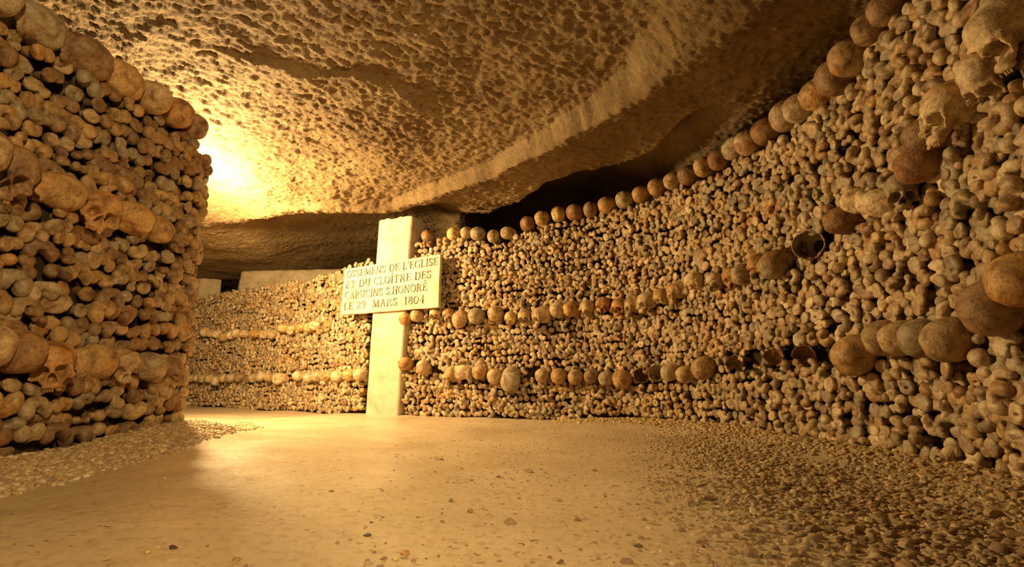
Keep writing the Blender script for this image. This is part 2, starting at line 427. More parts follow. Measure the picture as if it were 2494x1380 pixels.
# bone ends: local +Z points out of the wall, +Y up
def bone_shapes(n):
    out = {'thigh_bone': [], 'shin_bone': [], 'arm_bone': []}
    def add(kind, adds, subs, seed, k=.008, amp=.0016, shaft=(.015, .012), ks=.004):
        V, Fc = star(field(adds, subs, k, ks), n, (0, .009, -.015) if kind != 'arm_bone' else (0, 0, -.006), .07, 50)
        zc = {3: .013, 5: .010, 6: .006, 7: .005, 8: .005, 12: .008}.get(seed)
        if zc is not None: V[:, 2] = np.where(V[:, 2] > zc, zc+(V[:, 2]-zc)*.25, V[:, 2])
        V = rough(V, amp, 60, seed)
        out[kind].append(join([(V, Fc), tube(shaft[1], shaft[0], -.062, -.03)]))
    # kidney-shaped condyle pairs, notch below
    add('thigh_bone', [((-.0235, -.006, .0), (.0205, .028, .020)), ((.0235, -.006, .0), (.0205, .028, .020)), ((0, .012, -.001), (.027, .018, .018)), ((0, .004, -.03), (.022, .018, .03))],
        [((0, -.024, .010), (.0075, .024, .026))], 1, .003)
    add('thigh_bone', [((-.026, -.004, .0), (.020, .027, .020), rotz(.25)), ((.026, -.002, .003), (.022, .029, .021), rotz(-.25)), ((0, .013, -.002), (.024, .016, .017)), ((0, .004, -.03), (.02, .017, .03))],
        [((0, -.020, .010), (.0095, .021, .026)), ((0, .034, .012), (.012, .007, .014))], 2, .003)
    add('thigh_bone', [((-.021, 0, .002), (.021, .024, .020)), ((.022, 0, .0), (.020, .023, .021)), ((0, .008, -.006), (.02, .018, .018)), ((0, 0, -.03), (.02, .017, .03))],
        [((0, -.019, .012), (.0065, .016, .022)), ((0, .026, .016), (.007, .010, .014))], 3, .003, .0026)
    add('thigh_bone', [((-.026, -.010, 0), (.0185, .025, .019), rotz(.4)), ((.026, -.010, 0), (.0185, .025, .019), rotz(-.4)), ((-.010, .012, 0), (.022, .017, .017)), ((.010, .012, 0), (.022, .017, .017)), ((0, .004, -.03), (.02, .015, .03))],
        [((0, -.019, .010), (.0115, .020, .026))], 4, .004, .0018)
    add('thigh_bone', [((.0, .0, .002), (.034, .023, .016)), ((-.022, -.008, .002), (.018, .021, .018)), ((.024, .004, 0), (.016, .022, .017)), ((0, 0, -.03), (.02, .016, .03))],
        [((.006, -.026, .010), (.009, .014, .022)), ((.02, .022, .016), (.01, .008, .012))], 5, .004, .0034)
    # flat shin plateaux with two shallow dishes
    add('shin_bone', [((-.017, 0, -.004), (.021, .026, .013)), ((.017, 0, -.004), (.021, .026, .013)), ((0, .006, -.03), (.018, .017, .03))],
        [((-.018, -.001, .016), (.014, .017, .0115)), ((.018, -.001, .016), (.014, .017, .0115)), ((0, -.028, 0), (.009, .010, .02)), ((0, .002, .012), (.003, .016, .008))], 6, .003, .0016)
    add('shin_bone', [((0, 0, -.002), (.030, .023, .013)), ((0, .014, -.008), (.016, .014, .012)), ((0, .004, -.03), (.016, .015, .03))],
        [((-.013, -.003, .017), (.0115, .014, .010)), ((.014, -.003, .017), (.0115, .014, .010))], 7, .003, .0024)
    add('shin_bone', [((0, 0, -.002), (.026, .024, .012)), ((.014, .010, -.004), (.014, .013, .011)), ((0, .002, -.03), (.014, .014, .03))],
        [((0, 0, .017), (.015, .013, .011)), ((0, 0, .004), (.003, .003, .01))], 8, .003, .0026)
    # ball and knob ends
    add('arm_bone', [((.004, .002, .0), (.023, .022, .021)), ((-.018, -.010, -.008), (.012, .013, .014)), ((0, 0, -.04), (.014, .014, .04))], [], 9, .005, .0010)
    add('arm_bone', [((.015, .006, .004), (.019, .019, .019)), ((-.016, -.008, -.004), (.017, .015, .018)), ((0, 0, -.012), (.016, .012, .014)), ((0, 0, -.04), (.014, .013, .04))], [], 10, .005, .0016)
    add('arm_bone', [((-.020, 0, .0), (.011, .015, .015)), ((.0, .002, .0), (.012, .009, .010)), ((.018, -.001, .002), (.014, .014, .014)), ((0, 0, -.04), (.013, .011, .04))], [], 11, .004, .0012)
    add('arm_bone', [((0, .012, .0), (.014, .015, .016)), ((0, -.012, -.002), (.017, .014, .015)), ((0, 0, -.04), (.012, .012, .04))], [((.018, 0, .006), (.008, .007, .012))], 12, .004, .002)
    return out
BS = {3: bone_shapes(4), 2: bone_shapes(3)}

# skulls: local +Y face, +Z up, origin in the braincase
K = .008
def cranium_field(worn=0):
    adds = [((0, -.012, .014), (.067, .088, .062)), ((0, .040, .016), (.053, .045, .049)), ((0, -.030, -.018), (.053, .062, .038)),
            ((-.024, .075, -.003), (.018, .010, .0065)), ((.024, .075, -.003), (.018, .010, .0065)), ((-.046, .062, -.020), (.0075, .013, .024)), ((.046, .062, -.020), (.0075, .013, .024)), ((0, .056, -.034), (.040, .030, .034)), ((0, .064, -.058), (.029, .022, .020))]
    subs = [((-.064, .058, -.002), (.012, .030, .024)), ((.064, .058, -.002), (.012, .030, .024))]
    orb = [((-.0248, .086, -.0225), (.0168, .058, .0168), rotz(.12)), ((.0248, .086, -.0225), (.0168, .058, .0168), rotz(-.12)),
           ((-.0045, .094, -.047), (.0075, .048, .0125)), ((.0045, .094, -.047), (.0075, .048, .0125)), ((0, .094, -.040), (.006, .048, .012))]
    if worn == 0:
        adds += [((-.049, .058, -.042), (.014, .022, .011)), ((.049, .058, -.042), (.014, .022, .011)), ((0, .080, -.016), (.006, .010, .016)),
                 ((-.061, .020, -.042), (.006, .040, .006)), ((.061, .020, -.042), (.006, .040, .006))]
    elif worn == 1:
        orb = [((-.031, .090, -.032), (.021, .050, .019)), ((.029, .088, -.030), (.020, .050, .018)), ((0, .094, -.052), (.013, .045, .017)), ((.045, .07, -.055), (.02, .03, .016))]
    else:
        orb = [((-.02, .09, -.048), (.040, .045, .030)), ((.035, .085, -.040), (.03, .04, .028)), ((0, .05, -.075), (.05, .05, .03))]
    return field(adds, subs+orb, .010, .0020)
def cranium(n, worn, seed):
    V, Fc = star(cranium_field(worn), n, (0, -.010, -.002), .17, 110)
    V = rough(V, .0010 if worn == 0 else .0022, 38, seed)
    return V, Fc
def jaw(n):
    V, Fc = star(field([((0, .072, -.066), (.026, .020, .012)), ((0, .080, -.060), (.020, .012, .012)), ((0, .05, -.06), (.03, .03, .008))], [((0, .062, -.084), (.016, .02, .012))], .006, .002), n, (0, .074, -.063), .06, 50)
    return rough(V, .0008, 90, 4)
def skull_meshes():
    out = {}
    for n in (5, 4):
        out['whole', n] = [cranium(n+1, 0, 1), cranium(n+1, 0, 2)]
        out['worn', n] = [cranium(n+1, 1, 3), cranium(n+1, 1, 6)]
        out['broken', n] = [cranium(n+1, 2, 4)]
    return out
SK = skull_meshes(); SKM = {}
for (k, n), L in SK.items():
    SKM[k, n] = [mesh_np('cranium', *v) for v in L]
    for me in SKM[k, n]: me.materials.append(M['skull'])
JV, JF = star(field([((0, .068, -.074), (.027, .019, .011)), ((0, .070, -.066), (.024, .016, .012))], [((0, .054, -.090), (.016, .02, .013))], .006, .002), 5, (0, .074, -.069), .05, 50)
JM = mesh_np('upper_jaw', rough(JV, .0008, 90, 4), JF); JM.materials.append(M['skull'])
parts = []
for i in range(9):
    a = math.radians(-62+124*i/8)
    if i in (3,): continue
    V, Fc = ico(3); V = V*np.array([.0028, .0024, .0055])
    parts.append((V@np.array(rotz(a)).T+np.array([.0235*math.sin(a), .068+.0170*math.cos(a), -.0855]), Fc))
TM = mesh_np('teeth', *join(parts)); TM.materials.append(M['skull'])
# hollow vault with a ragged opening towards +Y
def hollow(seed, cut=.2, rag=.25, half=False):
    D, Fc = ico(6)
    V = D*np.array([.068, .085, .068]); V = rough(V, .0015, 35, seed)
    ang = np.arctan2(D[:, 2], D[:, 0]); lim = cut+rag*pn(ang*1.3+seed, ang*0+seed*1.7, seed)+.12*pn(ang*5, ang*0+2.5, seed+3)
    keep = D[:, 1] < lim
    if half: keep &= D[:, 2] > -.15+.3*pn(D[:, 0]*3, D[:, 1]*3, seed)
    fk = keep[Fc].all(1); F2 = Fc[fk]
    used = np.unique(F2); mp = np.full(len(V), -1); mp[used] = np.arange(len(used)); V2 = V[used]; F2 = mp[F2]
    inner = V2*.93
    from collections import Counter
    E = {}
    for f in F2:
        for a, b in ((f[0], f[1]), (f[1], f[2]), (f[2], f[0])): E[(a, b)] = 1
    rim = [(a, b) for (a, b) in E if (b, a) not in E]
    n = len(V2); R = []
    for a, b in rim: R += [[a, a+n, b+n], [a, b+n, b]]
    return mesh_np('cranium', np.concatenate([V2, inner]), np.concatenate([F2, F2[:, ::-1]+n, np.array(R)]))
SKM['hollow', 5] = SKM['hollow', 4] = [hollow(3), hollow(8, .35, .35)]
SKM['shard', 5] = SKM['shard', 4] = [hollow(5, .1, .3, True)]
for k in ('hollow', 'shard'):
    for me in SKM[k, 5]: me.materials.append(M['skull'])

CR = dict(cream=(.68, .58, .41), tan=(.52, .41, .26), ochre=(.50, .35, .17), orange=(.50, .31, .13), rust=(.34, .21, .11), brown=(.33, .23, .14), grey=(.42, .37, .28), pale=(.60, .52, .39), yellow=(.62, .49, .25))
CR = {k_: (v_[0]*.94, v_[1]*.92, v_[2]*.88) for k_, v_ in CR.items()}
ADJ = dict(cream='cream', tan='tan', ochre='ochre yellow', orange='orange-stained', rust='rust-brown', brown='dark brown', grey='greyish', pale='pale', yellow='yellowish')

# rows: (px, py, half-height px, form, tone, yaw, pitch, roll)   yaw 0 looks out of the wall, 180 into it
D_, F_ = 'whole', 'whole'
def q(s):
    out = []
    for t in s.strip().split(';'):
        a = t.split()
        if not a: continue
        out.append((float(a[0]), float(a[1]), float(a[2]), a[3], a[4], float(a[5]) if len(a) > 5 else 180, float(a[6]) if len(a) > 6 else 0, float(a[7]) if len(a) > 7 else 0))
    return out
ROWS = [
 ('R', 'far upper', q('''473 817 10 whole tan; 505 810 11 whole cream; 518 813 8 whole tan; 534 815 11 whole cream; 551 823 11 whole ochre; 568 818 8 whole cream; 580 813 9 whole pale;
   599 814 10 whole tan; 627 814 10 whole orange; 649 815 8 broken tan; 667 816 10 whole tan; 694 801 11 whole yellow; 716 803 11 whole cream 20; 740 798 12 whole yellow; 759 799 12 broken yellow 180; 772 795 11 whole cream;
   787 797 10 hollow rust 0; 807 793 11 worn ochre 20''')),
 ('R', 'far lower', q('''447 922 9 whole tan; 460 921 9 whole tan; 473 921 10 whole grey; 486 922 9 whole tan; 500 922 11 whole grey; 516 923 11 whole tan; 532 929 12 whole pale; 549 922 11 whole tan; 568 922 12 whole grey; 588 920 11 whole brown;
   604 920 11 hollow brown 0; 622 922 12 whole grey; 641 918 10 whole pale; 661 920 11 whole tan; 686 924 15 whole cream; 731 917 13 whole pale; 756 921 10 worn pale 200; 778 918 12 whole pale; 801 917 13 whole yellow; 828 918 15 whole cream; 855 915 13 whole yellow; 882 914 14 whole pale''')),
 ('R', 'middle', q('''990 779 14 whole orange; 1018 771 14 whole tan; 1062 763 16 whole yellow 20 -10; 1093 767 14 worn tan 10; 1122 778 19 whole tan 180 30; 1163 773 21 whole grey; 1209 768 20 whole tan 180 -5; 1244 777 17 broken yellow 10;
   1279 773 19 whole tan 15 -5; 1319 770 20 whole tan -35 -5; 1361 758 20 whole pale; 1397 756 21 whole ochre 160; 1432 752 19 worn tan -10; 1470 744 19 worn orange 10; 1512 747 20 whole orange -5 -5; 1548 744 21 whole tan -25 -5; 1580 734 22 whole pale -10 -5;
   1617 724 20 broken yellow 0; 1654 710 22 whole tan -30 -10; 1696 688 24 broken cream 20 0 10; 1745 688 23 worn pale 30; 1784 677 22 worn orange 50; 1816 674 26 broken grey 180; 1856 645 26 broken orange 0; 1900 646 35 whole grey 180 20;
   1936 612 28 shard rust 0 40; 1972 597 36 hollow grey 30; 2063 540 34 broken rust 150; 2098 495 26 worn cream 90 -20; 2143 487 38 broken cream 120 160; 2200 462 36 whole grey 60 -20; 2257 405 44 whole rust 160; 2282 330 46 whole brown 150;
   2342 262 66 whole cream -8 -6 -6; 2420 165 58 whole pale 0 -45 -10; 2462 60 74 whole cream -10 -30 -10''')),
 ('R', 'lower', q('''990 888 17 whole orange; 1034 899 18 broken tan 180 -20; 1100 912 12 whole yellow; 1130 909 19 whole cream 90; 1170 908 18 whole tan; 1207 919 20 whole tan; 1247 923 24 whole grey 180 60; 1321 917 18 whole tan; 1362 918 20 whole ochre;
   1404 921 19 whole tan; 1443 918 18 whole brown; 1481 924 15 whole grey; 1519 927 23 whole ochre; 1564 913 19 hollow brown 20; 1600 908 19 hollow grey 20; 1639 908 19 broken pale; 1677 914 21 whole tan; 1723 898 27 whole tan 180 15;
   1790 888 22 shard brown 10 20; 1885 870 22 shard rust 10 30; 1960 868 22 shard rust 30 20; 2099 866 46 whole ochre 180 20; 2170 828 45 whole tan 180; 2218 828 44 whole tan 170; 2264 830 46 whole grey 180; 2339 832 54 whole tan 180 10; 2455 752 78 whole brown 180 15; 2530 690 70 whole ochre 180''')),
 ('R', 'top', q('''1040 577 16 whole brown; 1103 572 16 whole yellow; 1136 568 15 whole tan; 1162 571 18 whole grey; 1201 577 13 whole grey; 1237 569 16 worn tan 150; 1284 548 20 whole rust; 1320 535 20 whole ochre; 1359 524 19 whole yellow;
   1400 520 21 whole rust; 1438 513 20 whole brown; 1477 503 21 whole ochre; 1519 490 22 whole grey; 1559 476 21 whole ochre; 1599 458 22 whole ochre; 1639 443 22 whole tan; 1676 430 25 whole brown; 1714 411 26 whole ochre; 1749 393 26 whole brown;
   1785 360 27 broken grey 90; 1822 353 31 whole tan; 1869 324 34 whole brown; 1917 287 37 whole tan; 1952 266 36 whole grey 160; 1994 226 38 broken ochre 120; 2036 195 44 whole brown; 2073 148 46 whole tan; 2121 76 40 whole brown; 2162 25 42 whole brown; 2215 -60 48 whole tan''')),
 ('L', 'top', q('''-25 -20 68 whole grey; 88 62 64 whole grey -105 -10; 205 138 50 whole brown -100 -5; 296 192 44 broken ochre -100; 374 246 40 whole tan 170; 428 280 36 whole orange 180; 468 312 32 whole brown 180''')),
 ('L', 'middle', q('''-70 370 60 whole tan; 32 418 66 whole brown -32 -8 -8; 137 468 46 broken ochre -100; 243 514 46 whole orange -30 -5 -14; 313 534 40 whole ochre -120; 376 560 33 whole ochre -110; 430 588 26 worn brown -30''')),
 ('L', 'lower', q('''-60 850 60 whole tan; 28 862 56 whole rust 180; 132 884 48 whole orange -38 -4 4; 224 888 44 broken ochre -100 0 -10; 299 890 38 worn tan -25 0 -5; 355 897 36 whole grey 180; 410 900 26 worn rust 20''')),
]
ORD = ['', 'first', 'second', 'third', 'fourth', 'fifth', 'sixth', 'seventh', 'eighth', 'ninth', 'tenth', 'eleventh', 'twelfth', 'thirteenth', 'fourteenth', 'fifteenth', 'sixteenth', 'seventeenth', 'eighteenth', 'nineteenth', 'twentieth']
def ordw(n):
    if n <= 20: return ORD[n]
    t = {2: 'twenty', 3: 'thirty', 4: 'forty', 5: 'fifty', 6: 'sixty', 7: 'seventy', 8: 'eighty', 9: 'ninety'}[n//10]
    return t[:-1]+'ieth' if n % 10 == 0 else t+'-'+ORD[n % 10]
ROWTXT = {('R', 'far upper'): 'far wall upper row', ('R', 'far lower'): 'far wall lower row', ('R', 'middle'): 'right wall middle row',
          ('R', 'lower'): 'right wall lower row', ('R', 'top'): 'right wall top row', ('L', 'top'): 'left wall top row', ('L', 'middle'): 'left wall middle row', ('L', 'lower'): 'left wall lower row'}
skulls = []           # (wall, u, z, r, row)
RT = []
def place_skull(w, row, k, px, py, r, form, tone, yaw, pitch, roll):
    c = RW if w == 'R' else LW
    h = c.hit(px, py)
    if h is None: return
    u, z, p = h; s = proj((p[0], p[1], z)); size = r/(F/s[2])/.068
    size = min(max(size, .80), 1.16)
    back = (-.005 if w == 'R' else .010) if row != 'top' else .026
    n = c.nrm(u); pos = Vector((p[0]-n[0]*back, p[1]-n[1]*back, z))
    skulls.append((w, u, z, .066*size, row))
    if row == 'top' and w == 'R': RT.append((u, z-.045*size))
    lod = 5 if F/s[2] > 330 else 4
    L = SKM[form, lod]; me = L[k % len(L)]
    o = bpy.data.objects.new('skull', me); COL.objects.link(o)
    jit = random.Random(k*31+len(row)*7+ord(w))
    ya = math.atan2(n[1], n[0])-math.pi/2+math.radians(yaw+jit.uniform(-8, 8))
    R_ = Matrix.Rotation(ya, 4, 'Z') @ Matrix.Rotation(math.radians(pitch+jit.uniform(-5, 5)), 4, 'X') @ Matrix.Rotation(math.radians(roll+jit.uniform(-5, 5)), 4, 'Y')
    sc = size*1.02
    o.matrix_world = Matrix.Translation(pos) @ R_ @ Matrix.Diagonal((sc*jit.uniform(.94, 1.04), sc, sc*jit.uniform(.96, 1.05), 1))
    t = np.array(CR[tone])*jit.uniform(.88, 1.1); o.color = (*t, 1)
    facing = abs(yaw) < 75
    if form == 'whole' and facing and F/s[2] > 250:
        for nm, mm in (('upper_jaw', JM), ('teeth', TM)):
            ch = bpy.data.objects.new(nm, mm); COL.objects.link(ch); ch.parent = o; ch.color = (*(t*1.08 if nm == 'teeth' else t), 1)
    look = {'whole': 'skull with open eye sockets' if facing else ('skull lying side-on' if 75 <= abs(yaw) < 140 else 'round skull, back outward'),
            'worn': 'damaged skull with eroded face', 'broken': 'broken skull with ragged lower edge', 'hollow': 'hollow broken skull', 'shard': 'curved shard of broken skull'}[form]
    return o, look, tone
for w, row, L in ROWS:
    made = []
    for k, a in enumerate(L):
        x = place_skull(w, row, k, *a)
        if x and -80 < a[0] < 2560: made.append((a[0], x))
    made.sort(key=lambda t: t[0]); nL = 0
    for i, (px, (o, look, tone)) in enumerate(made):
        tag(o, '%s %s, %s, %s from left' % (ADJ[tone], look, ROWTXT[w, row], ordw(i+1)), 'skull', 'skulls, '+ROWTXT[w, row])

# ------------------------------------------------------------ wall heights and cores
def topz(c, pts):
    L = []
    for px, py in pts:
        h = c.hit(px, py); L.append((h[0], h[1]))
    return L
RT += topz(RW, [(440, 738), (480, 724), (540, 712), (600, 700), (660, 692), (720, 684), (780, 672), (840, 652), (905, 628), (985, 595)])
RT.sort(); RU = np.array([a for a, b in RT]); RZ = np.array([b for a, b in RT])
def rtop(u): return float(np.interp(u, RU, RZ))
LTP = sorted([(s[1], s[2]-.045) for s in skulls if s[0] == 'L' and s[4] == 'top']); LU = np.array([a for a, b in LTP]); LZ = np.array([b for a, b in LTP])
def ltop(u): return float(np.interp(u, LU, LZ))
def core(name, c, top, inset, depth):
    us = np.linspace(0, c.L, 220); rows = []
    prof = [(inset, -.25), (inset, None), (depth, None), (depth, -.25)]
    V = []
    for u in us:
        p = c.pos(u); n = c.nrm(u); zt = top(u)-.035
        for d, z in prof: V.append((p[0]-n[0]*d, p[1]-n[1]*d, zt if z is None else z))
    m = len(prof); Fc = []
    for i in range(len(us)-1):
        for j in range(m-1):
            a = i*m+j; Fc.append((a, a+m, a+m+1, a+1))
    me = mesh_np(name, V, Fc, smooth=False)
    tag(link(name, me, M['gap_shade']), kind='structure')
core('wall_right', RW, rtop, .060, .9)
core('wall_left', LW, lambda u: ltop(u)+.05, .060, .30)

# ------------------------------------------------------------ bones
GAPS_R = []
for px, py, rx, rz in ((710, 914, .05, .045), (1292, 908, .05, .05), (1830, 868, .06, .05), (1925, 862, .10, .05), (2020, 860, .10, .055), (1990, 590, .05, .06), (2020, 560, .05, .05), (2128, 770, .035, .06), (2370, 780, .03, .07), (1060, 905, .04, .03)):
    h = RW.hit(px, py); GAPS_R.append((h[0], h[1], rx, rz))
GAPS_L = []
for px, py, rx, rz in ((85, 420, .03, .05), (85, 880, .04, .06), (190, 835, .05, .03), (200, 520, .03, .03)):
    h = LW.hit(px, py); GAPS_L.append((h[0], h[1], rx, rz))
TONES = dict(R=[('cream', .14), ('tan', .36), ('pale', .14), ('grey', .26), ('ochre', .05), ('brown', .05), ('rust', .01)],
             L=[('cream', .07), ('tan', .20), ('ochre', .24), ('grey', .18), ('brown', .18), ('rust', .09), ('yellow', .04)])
rb = random.Random(5)
def pick(L):
    r = rb.random()*sum(w for _, w in L)
    for a, w in L:
        r -= w
        if r <= 0: return a
    return L[0][0]
bones = []   # dict
def fill(w, c, top, gaps, rowh, unit, scale, u0, u1, kinds, spin, rows_lo=-.1):
    near = [s for s in skulls if s[0] == w]
    z = rows_lo; r_i = 0
    while z < 2.2:
        u = u0+rb.random()*unit
        while u < u1:
            nr_ = float(sm(np.array((u-UN)/1.3))) if w == 'R' else 0.0
            du = unit*rb.uniform(.86, 1.12)*(1+.15*nr_)
            if nr_ > .3 and rb.random() < .17*nr_: u += du*.5; continue
            zz = z+rb.uniform(-.2, .2)*rowh+.012*math.sin(u*5+r_i)
            kind = pick(kinds)
            if kind == 'arm_bone': du *= .74
            uu = u+du/2; u += du
            t = top(uu)
            if zz > t-.01: continue
            p = c.pos(uu)
            ok = True
            for _, su, sz, sr, row in near:
                if ((uu-su)/(sr*1.06))**2+((zz-sz)/(sr*1.02))**2 < 1: ok = False; break
            if not ok: continue
            for gu, gz, gx, gzr in gaps:
                if ((uu-gu)/gx)**2+((zz-gz)/gzr)**2 < 1: ok = False; break
            if not ok: continue
            fz = float(floor_z(np.array([p[0]]), np.array([p[1]]), False)[0])
            if zz < fz+.005: continue
            if w == 'R':
                qx, qy, _ = proj((p[0], p[1], zz)); e = (qy-535)/465
                if qy > 520 and 922-33*e-9 < qx < 1003-35*e+9: continue
            n = c.nrm(uu); dep = rb.uniform(-.014, .016)
            if w == 'R': dep += .010*math.sin(uu*9+zz*7)
            P = np.array([p[0]-n[0]*(.012-dep), p[1]-n[1]*(.012-dep), zz])
            roll = rb.gauss(0, spin)
            x = rb.random()
            if w == 'R': roll = rb.uniform(0, 2*math.pi) if x < .6 else rb.gauss(math.pi*.5, .5)*rb.choice([-1, 1]); x = 1
            if x < .22: roll += math.pi
            elif x < .22+.9*spin*.6: roll += rb.choice([-1, 1])*math.pi/2
            Z = Vector((n[0], n[1], 0)); jt = .10 if w == 'L' else .15
            Z = (Z+Vector((rb.gauss(0, jt), rb.gauss(0, jt), rb.gauss(-.03, jt)))).normalized()
            X = Vector((0, 0, 1)).cross(Z).normalized(); Y = Z.cross(X)
            R3 = Matrix((X, Y, Z)).transposed() @ Matrix.Rotation(roll, 3, 'Z')
            if w == 'R' and rb.random() < nr_*.7: R3 = Matrix((X, Y, Z)).transposed() @ Matrix.Rotation(rb.gauss(math.pi*.5, .35)*rb.choice([-1, 1]), 3, 'Z')
            k = scale*rb.uniform(.86, 1.13)*(1+.24*nr_)
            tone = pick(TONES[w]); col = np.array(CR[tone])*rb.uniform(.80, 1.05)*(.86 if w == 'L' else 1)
            sx, sy, zc = proj(P)
            ks = .86 if (w == 'R' and kind == 'thigh_bone') else 1.0
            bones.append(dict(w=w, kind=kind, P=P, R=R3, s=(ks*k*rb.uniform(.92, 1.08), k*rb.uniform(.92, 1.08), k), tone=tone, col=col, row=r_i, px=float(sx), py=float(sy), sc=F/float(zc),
                              v=rb.randrange(5), infr=(-60 < sx < IW+60 and -60 < sy < IH+60 and P[1] > .3)))
        z += rowh; r_i += 1
UN = RW.hit(1750, 800)[0]
uR = RW.hit(438, 900)[0]-.5; uRe = RW.L-1.9
fill('R', RW, rtop, GAPS_R, .0425, .051, .94, uR, uRe, [('thigh_bone', .32), ('shin_bone', .42), ('arm_bone', .26)], .45)
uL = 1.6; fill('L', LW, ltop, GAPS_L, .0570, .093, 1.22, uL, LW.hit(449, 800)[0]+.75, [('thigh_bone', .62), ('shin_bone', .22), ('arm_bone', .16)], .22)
print('BONES', len(bones))

KN = dict(thigh_bone=['knobbly two-lobed thigh bone end', 'thigh bone end'], shin_bone=['flat-ended shin bone'], arm_bone=['round-headed arm bone'])
CAT = dict(thigh_bone='bone', shin_bone='bone', arm_bone='bone')
# order along each course, within the frame
order = {}
for w in 'LR':
    rows = {}
    for b in bones:
        if b['w'] == w and 0 <= b['px'] <= IW and 0 <= b['py'] <= IH:
            if w == 'L' and b['px'] > 460: continue
            rows.setdefault(b['row'], []).append(b)
    for i, r in enumerate(sorted(rows)):
        L = sorted(rows[r], key=lambda b: b['px'], reverse=(w == 'R'))
        for j, b in enumerate(L): order[id(b)] = (i+1, j+1)
single = set()
BM = {}
for kind in ('thigh_bone', 'shin_bone', 'arm_bone'):
    for i, (V, Fc) in enumerate(BS[3][kind]):
        me = mesh_np(kind, V, Fc); me.materials.append(M['bone']); BM[kind, i] = me
    c = [b for b in bones if b['kind'] == kind and id(b) in order]
    c.sort(key=lambda b: -b['sc'])
    for b in c[:300]:
        single.add(id(b))
        i = b['v'] % len(BS[3][kind])
        o = bpy.data.objects.new(kind, BM[kind, i]); COL.objects.link(o)
        o.matrix_world = Matrix.Translation(Vector(b['P'])) @ b['R'].to_4x4() @ Matrix.Diagonal((*b['s'], 1))
        o.color = (*b['col'], 1)
        r, j = order[id(b)]; wn = 'left' if b['w'] == 'L' else 'right'
        tag(o, '%s %s in the %s wall, %s course up, %s from %s edge' % (ADJ[b['tone']], {'thigh_bone': 'two-lobed thigh bone', 'shin_bone': 'flat-ended shin bone', 'arm_bone': 'round-ended arm bone'}[kind], wn, ordw(r), ordw(j), 'left' if b['w'] == 'L' else 'right'),
            'bone', '%ss stacked in the %s wall' % (kind.replace('_', ' '), wn))
    VV = []; FF = []; CC = []; off = 0
    for b in bones:
        if b['kind'] != kind or id(b) in single: continue
        lod = 3 if b['sc'] > 330 else 2
        i = b['v'] % len(BS[lod][kind]); V, Fc = BS[lod][kind][i]
        A = np.array(b['R'])*np.array(b['s'])[None, :]
        VV.append(V@A.T+b['P']); FF.append(Fc+off); off += len(V); CC.append(np.repeat(b['col'][None, :], len(V), 0))
    o = link('stacked_'+kind+'s', mesh_np('stacked_'+kind+'s', np.concatenate(VV), np.concatenate(FF), np.concatenate(CC)), M['bone_mass'])
    tag(o, {'thigh_bone': 'mass of small pale two-lobed thigh bone ends packed across the curving bone wall', 'shin_bone': 'mass of small flat oval shin bone ends packed across the curving bone wall',
            'arm_bone': 'mass of small round knob arm bone ends packed across the curving bone wall'}[kind], 'bones', kind='stuff')

# ------------------------------------------------------------ stone cross
yl, yr = 4.50, 4.07
A = at_y(833, 712, yl); B = at_y(1070, 683, yr)
A[2] = B[2] = 0
ex = (B-A)/np.linalg.norm(B-A); ez = np.array([0, 0, 1.0]); ey = np.array([-ex[1], ex[0], 0])   # ey into the wall
if ey[1] < 0: ey = -ey
def plane_pt(px, py, off=0.0):
    d = ray(px, py); o = A+ey*off-CAM; t = o.dot(ey)/d.dot(ey); return CAM+d*t
root = bpy.data.objects.new('stone_cross', None); COL.objects.link(root)
base = plane_pt(930, 1003, .05); base[2] = float(floor_z(np.array([base[0]]), np.array([base[1]]))[0])
root.location = base
tag(root, 'pale plastered stone cross with an inscribed tablet, standing before the bone wall', 'cross')
def loc(P): return np.array(P)-base
def slab(name, quad, off0, off1, bev, mat, parent, seed, amp=.003, cuts=40):
    """rough block from four front corners (bl, br, tr, tl) on the cross plane"""
    bm = bmesh.new(); vs = []
    for off in (off0, off1):
        for c in quad: vs.append(bm.verts.new(loc(np.array(c)+ey*off)))
    for f in ((0, 1, 2, 3), (7, 6, 5, 4), (0, 4, 5, 1), (1, 5, 6, 2), (2, 6, 7, 3), (3, 7, 4, 0)): bm.faces.new([vs[i] for i in f])
    bmesh.ops.recalc_face_normals(bm, faces=bm.faces)
    bmesh.ops.bevel(bm, geom=bm.edges[:], offset=bev, segments=1, affect='EDGES')
    bmesh.ops.subdivide_edges(bm, edges=[e for e in bm.edges if e.calc_length() > .05], cuts=14, use_grid_fill=True)
    from mathutils import noise as mn
    for v in bm.verts:
        v.co += Vector((mn.noise(v.co*9+Vector((seed, 0, 0))), mn.noise(v.co*9+Vector((0, seed, 0))), mn.noise(v.co*9+Vector((0, 0, seed)))))*amp+v.co.normalized()*0
    me = bpy.data.meshes.new(name); bm.to_mesh(me); bm.free()
    for p in me.polygons: p.use_smooth = False
    return link(name, me, mat, parent)
def cz(p, z): p = p.copy(); p[2] = z; return p
zf = base[2]-.06
bl = plane_pt(889, 1000, .05); br = plane_pt(968, 1003, .05); ml = plane_pt(902, 766, .05); mr = plane_pt(977, 760, .05)
tl = plane_pt(922, 535, .05); tr = plane_pt(1003, 524, .05); nl = plane_pt(914, 640, .05); nr = plane_pt(989, 632, .05)
post = slab('post', [cz(bl, zf), cz(br, zf), tr-ey*0, tl], -.0, .20, .010, M['cross'], root, 3, .005)
from mathutils import noise as mn_
for v_ in post.data.vertices:
    k_ = max(0.0, (v_.co.z+base[2]-(tr[2]-.10))/.10)
    v_.co += Vector((0, mn_.noise(v_.co*30)*.010*k_, mn_.noise(v_.co*26+Vector((5, 0, 0)))*.010*k_))
